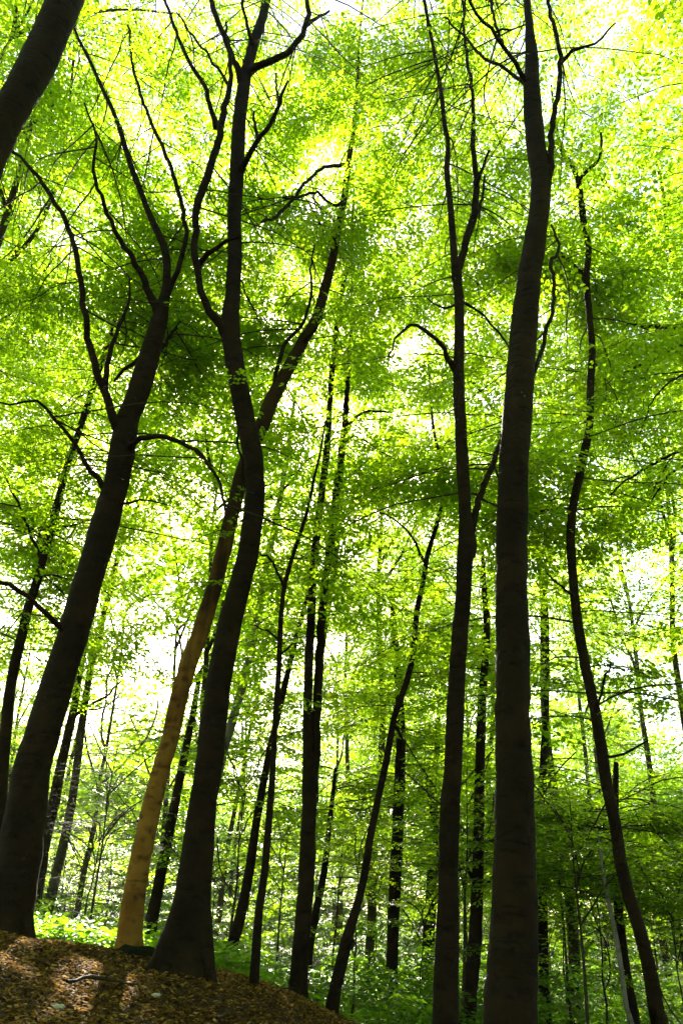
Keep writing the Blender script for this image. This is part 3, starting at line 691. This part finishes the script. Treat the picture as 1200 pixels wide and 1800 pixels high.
pts = []
for _ in range(4000):
    y = rng.uniform(12.5, 34); x = rng.uniform(-.5, .55) * y
    if y < 15.5 and x < 2.5: continue
    if all((x - a) ** 2 + (y - b) ** 2 > (1.2 + .04 * y) ** 2 for a, b in pts): pts.append((x, y))
for x, y in pts:
    s = rng.uniform(.6, 1.1)
    place(SAPL[int(rng.integers(3))], x, y, s, 'leafy beech sapling in the undergrowth below the trunks', 'sapling', 'saplings in the undergrowth')


for k, x, y in [(0, 1.3, 24.5), (1, 2.6, 31.0), (0, 9.6, 21.5), (1, -9.5, 24.0)]:
    place(PROTO[k], x, y, rng.uniform(.9, 1.05), 'leafy beech deep in the wood behind the front trunks', 'tree', 'beeches deep in the wood')
for k, x, y, q in [(0, -4.4, 25.0, 1.5), (1, -5.6, 29.0, 1.9), (0, -3.6, 31.0, 1.7), (1, -6.6, 24.5, 1.7)]:
    place(SHORT[k], x, y, q, 'low young beech in the bright clearing between the two left trunks', 'tree', 'young beeches in the clearing')
for x, y in [(5.4, 13.6), (4.0, 16.6), (6.6, 16.0), (2.2, 18.4), (5.4, 19.4), (7.6, 18.6)]:
    place(SAPL[int(rng.integers(3))], x, y, rng.uniform(.75, 1.1), 'bushy beech sapling filling the space between the trunks at lower right', 'sapling', 'bushy saplings at lower right')


for p in PROTO + SHORT + SAPL:                               # a kind that found no place is taken out again
    if p.name not in used:
        for ch in list(p.children): bpy.data.objects.remove(ch)
        bpy.data.objects.remove(p)


def undergrowth():
    r = np.random.default_rng(31); n = 7500
    y = 12.2 + 24 * r.uniform(0, 1, n) ** 1.3; x = r.uniform(-.52, .52, n) * y
    ok = ~((y < 14.2) & (x < 1.5) & ~((y > 12.6) & (x < -1.9))); x, y = x[ok], y[ok]; n = len(x)
    x = np.r_[x, r.uniform(-5.2, -1.4, 1300)]; y = np.r_[y, r.uniform(12.5, 17.5, 1300)]; n = len(x)
    h = r.uniform(.05, .6, n) * np.clip((y - 11) / 6, .35, 1.3) * np.where(x > .5, 1.9, 1.0) * (1 + .5 * np.sin(x * 1.1) * np.cos(y * .9)); o = np.c_[x, y, gz(x, y) + h]
    az = r.uniform(0, 6.28, n); mb = MB()
    add_sprays(mb, o, np.c_[np.cos(az), np.sin(az), r.uniform(-.3, .4, n)], np.c_[r.normal(0, .3, (n, 2)), np.ones(n)], r.uniform(.6, 1.1, n), SPRAYSB, 0, r)
    tag(mb.build('undergrowth', [M_UNDER], smooth=False), 'bright green low plants carpeting the slope behind the trunks', 'undergrowth', kind='stuff')


undergrowth()


def litter_bits():
    r = np.random.default_rng(77)
    # a dark mossy stone at the foot of the ochre-lit beech
    m, t, o = new_mat('mossy_stone'); N = t.nodes.new
    n = N('ShaderNodeTexNoise'); n.inputs['Scale'].default_value = 9; rp = ramp(t, [(.4, (.012, .009, .006)), (.6, (.014, .016, .005))]); t.links.new(n.outputs[0], rp.inputs[0])
    p = N('ShaderNodeBsdfPrincipled'); p.inputs['Roughness'].default_value = .95; p.inputs['Specular IOR Level'].default_value = .05; t.links.new(rp.outputs[0], p.inputs['Base Color']); t.links.new(p.outputs[0], o.inputs[0])
    c = unproj(233, 1694, 10.9); c[2] = gz(c[0], c[1]) + .04
    u = np.linspace(0, math.pi, 15)[:, None]; v = np.linspace(0, 2 * math.pi, 22, endpoint=False)[None]
    d = np.stack([np.sin(u) * np.cos(v), np.sin(u) * np.sin(v), np.cos(u) + 0 * v], -1).reshape(-1, 3)
    rr = 1 + .13 * np.sin(d @ np.array([3.1, 1.2, 2.2]) * 2) + .09 * np.sin(d @ np.array([-2.3, 4.1, 1.0]) * 2.3 + 1) + .05 * np.sin(d @ np.array([7, -6, 5.0]))
    V = c + d * rr[:, None] * np.array([.27, .16, .11]); i = np.arange(14)[:, None]; j = np.arange(22)[None]; j2 = (j + 1) % 22
    F = np.stack([i * 22 + j, (i + 1) * 22 + j, (i + 1) * 22 + j2, i * 22 + j2], -1).reshape(-1, 4)
    mb = MB(); mb.add(V, F, 4); ob = mb.build('stone', [m]); tag(ob, 'dark mossy stone lying against the foot of the ochre-lit beech', 'stone')
    mp_, t, o = new_mat('pale_stone'); p = t.nodes.new('ShaderNodeBsdfPrincipled'); p.inputs['Roughness'].default_value = .7; p.inputs['Base Color'].default_value = (.38, .33, .24, 1); t.links.new(p.outputs[0], o.inputs[0])
    for (u_, v_, sz), lab in (((273, 1760, .035), 'small pale stone lying alone on the litter below the flared beech'), ((101, 1782, .04), 'flat pale stone among the leaves at the lower left')):
        c = on_ground(u_, v_); mb = MB(); mb.add(c + [0, 0, .05] + d * rr[:, None] * np.array([1.25, 1, .55]) * sz, F, 4); tag(mb.build('stone', [mp_]), lab, 'stone')
    for q, (pts, lab) in enumerate([([(425, 1742, 8), (455, 1747, 8), (500, 1752, 6), (548, 1768, 4)], 'dead branch lying along the edge of the bank by the thin sapling'),
                     ([(120, 1728, 6), (160, 1722, 7), (205, 1726, 5), (240, 1734, 3)], 'short dead stick on the leaf litter in front of the ochre-lit beech'),
                     ([(380, 1790, 5), (420, 1782, 6), (470, 1786, 4)], 'broken twig on the litter at the bottom edge')]):
        P = []
        for u_, v_, w_ in pts:
            D = 7.0
            for _ in range(60):                                    # walk out along the ray until it meets the ground
                if unproj(u_, v_, D)[2] < gz(*unproj(u_, v_, D)[:2]) + .05: break
                D += .08
            x = unproj(u_, v_, D); P.append([x[0], x[1], gz(x[0], x[1]) + .05])
        P = np.array(P); c2, r2 = catmull(P, [w_ * .5 * axial(P[0]) / FPX for *_, w_ in pts], .1)
        mb = MB(); tube(mb, c2 + r.normal(0, .01, c2.shape), r2, 7, 0, .12, None, q)
        e = c2[len(c2) // 2]; tube(mb, np.array([e, e + [.12, -.1, .08], e + [.3, -.16, .1]]), np.array([.012, .009, .004]), 5)
        tag(mb.build('fallen_branch', [M_TWIG]), lab, 'branch')


litter_bits()


def far_wood():
    r = np.random.default_rng(41); n = 34000
    a = r.uniform(-1.1, 1.1, n); d = r.uniform(60, 85, n); x = np.sin(a) * d; y = np.cos(a) * d
    z = gz(x, y) + r.uniform(0, 1, n) * (17 + 4 * np.sin(a * 9) + 3 * np.sin(a * 23))
    az = r.uniform(0, 6.28, n); mb = MB()
    add_sprays(mb, np.c_[x, y, z], np.c_[np.cos(az), np.sin(az), r.uniform(-.3, .3, n)], np.c_[r.normal(0, .3, (n, 2)), np.ones(n)], r.uniform(2.0, 3.5, n), SPRAYS4, 0, r)
    tag(mb.build('far_wood', [M_LEAF], smooth=False), 'far edge of the wood, a mass of small leaves', 'wood', kind='stuff')


far_wood()


def haze():
    m = bpy.data.materials.new('haze_air'); m.use_nodes = True; t = m.node_tree; t.nodes.clear()
    o = t.nodes.new('ShaderNodeOutputMaterial'); v = t.nodes.new('ShaderNodeVolumePrincipled')
    v.inputs['Color'].default_value = (.93, 1, .88, 1); v.inputs['Density'].default_value = .0004; v.inputs['Anisotropy'].default_value = .2
    t.links.new(v.outputs[0], o.inputs['Volume'])
    X, Z0, Z1 = 920, -8, 36; mb = MB()
    V = [(x, y + 9, z) for z in (Z0, Z1) for x, y in ((-X, -X), (X, -X), (X, X), (-X, X))]
    mb.add(V, [(0, 3, 2, 1), (4, 5, 6, 7), (0, 1, 5, 4), (1, 2, 6, 5), (2, 3, 7, 6), (3, 0, 4, 7)], 4)
    tag(mb.build('haze', [m], smooth=False), 'thin bright air between the trunks', kind='stuff')


haze()
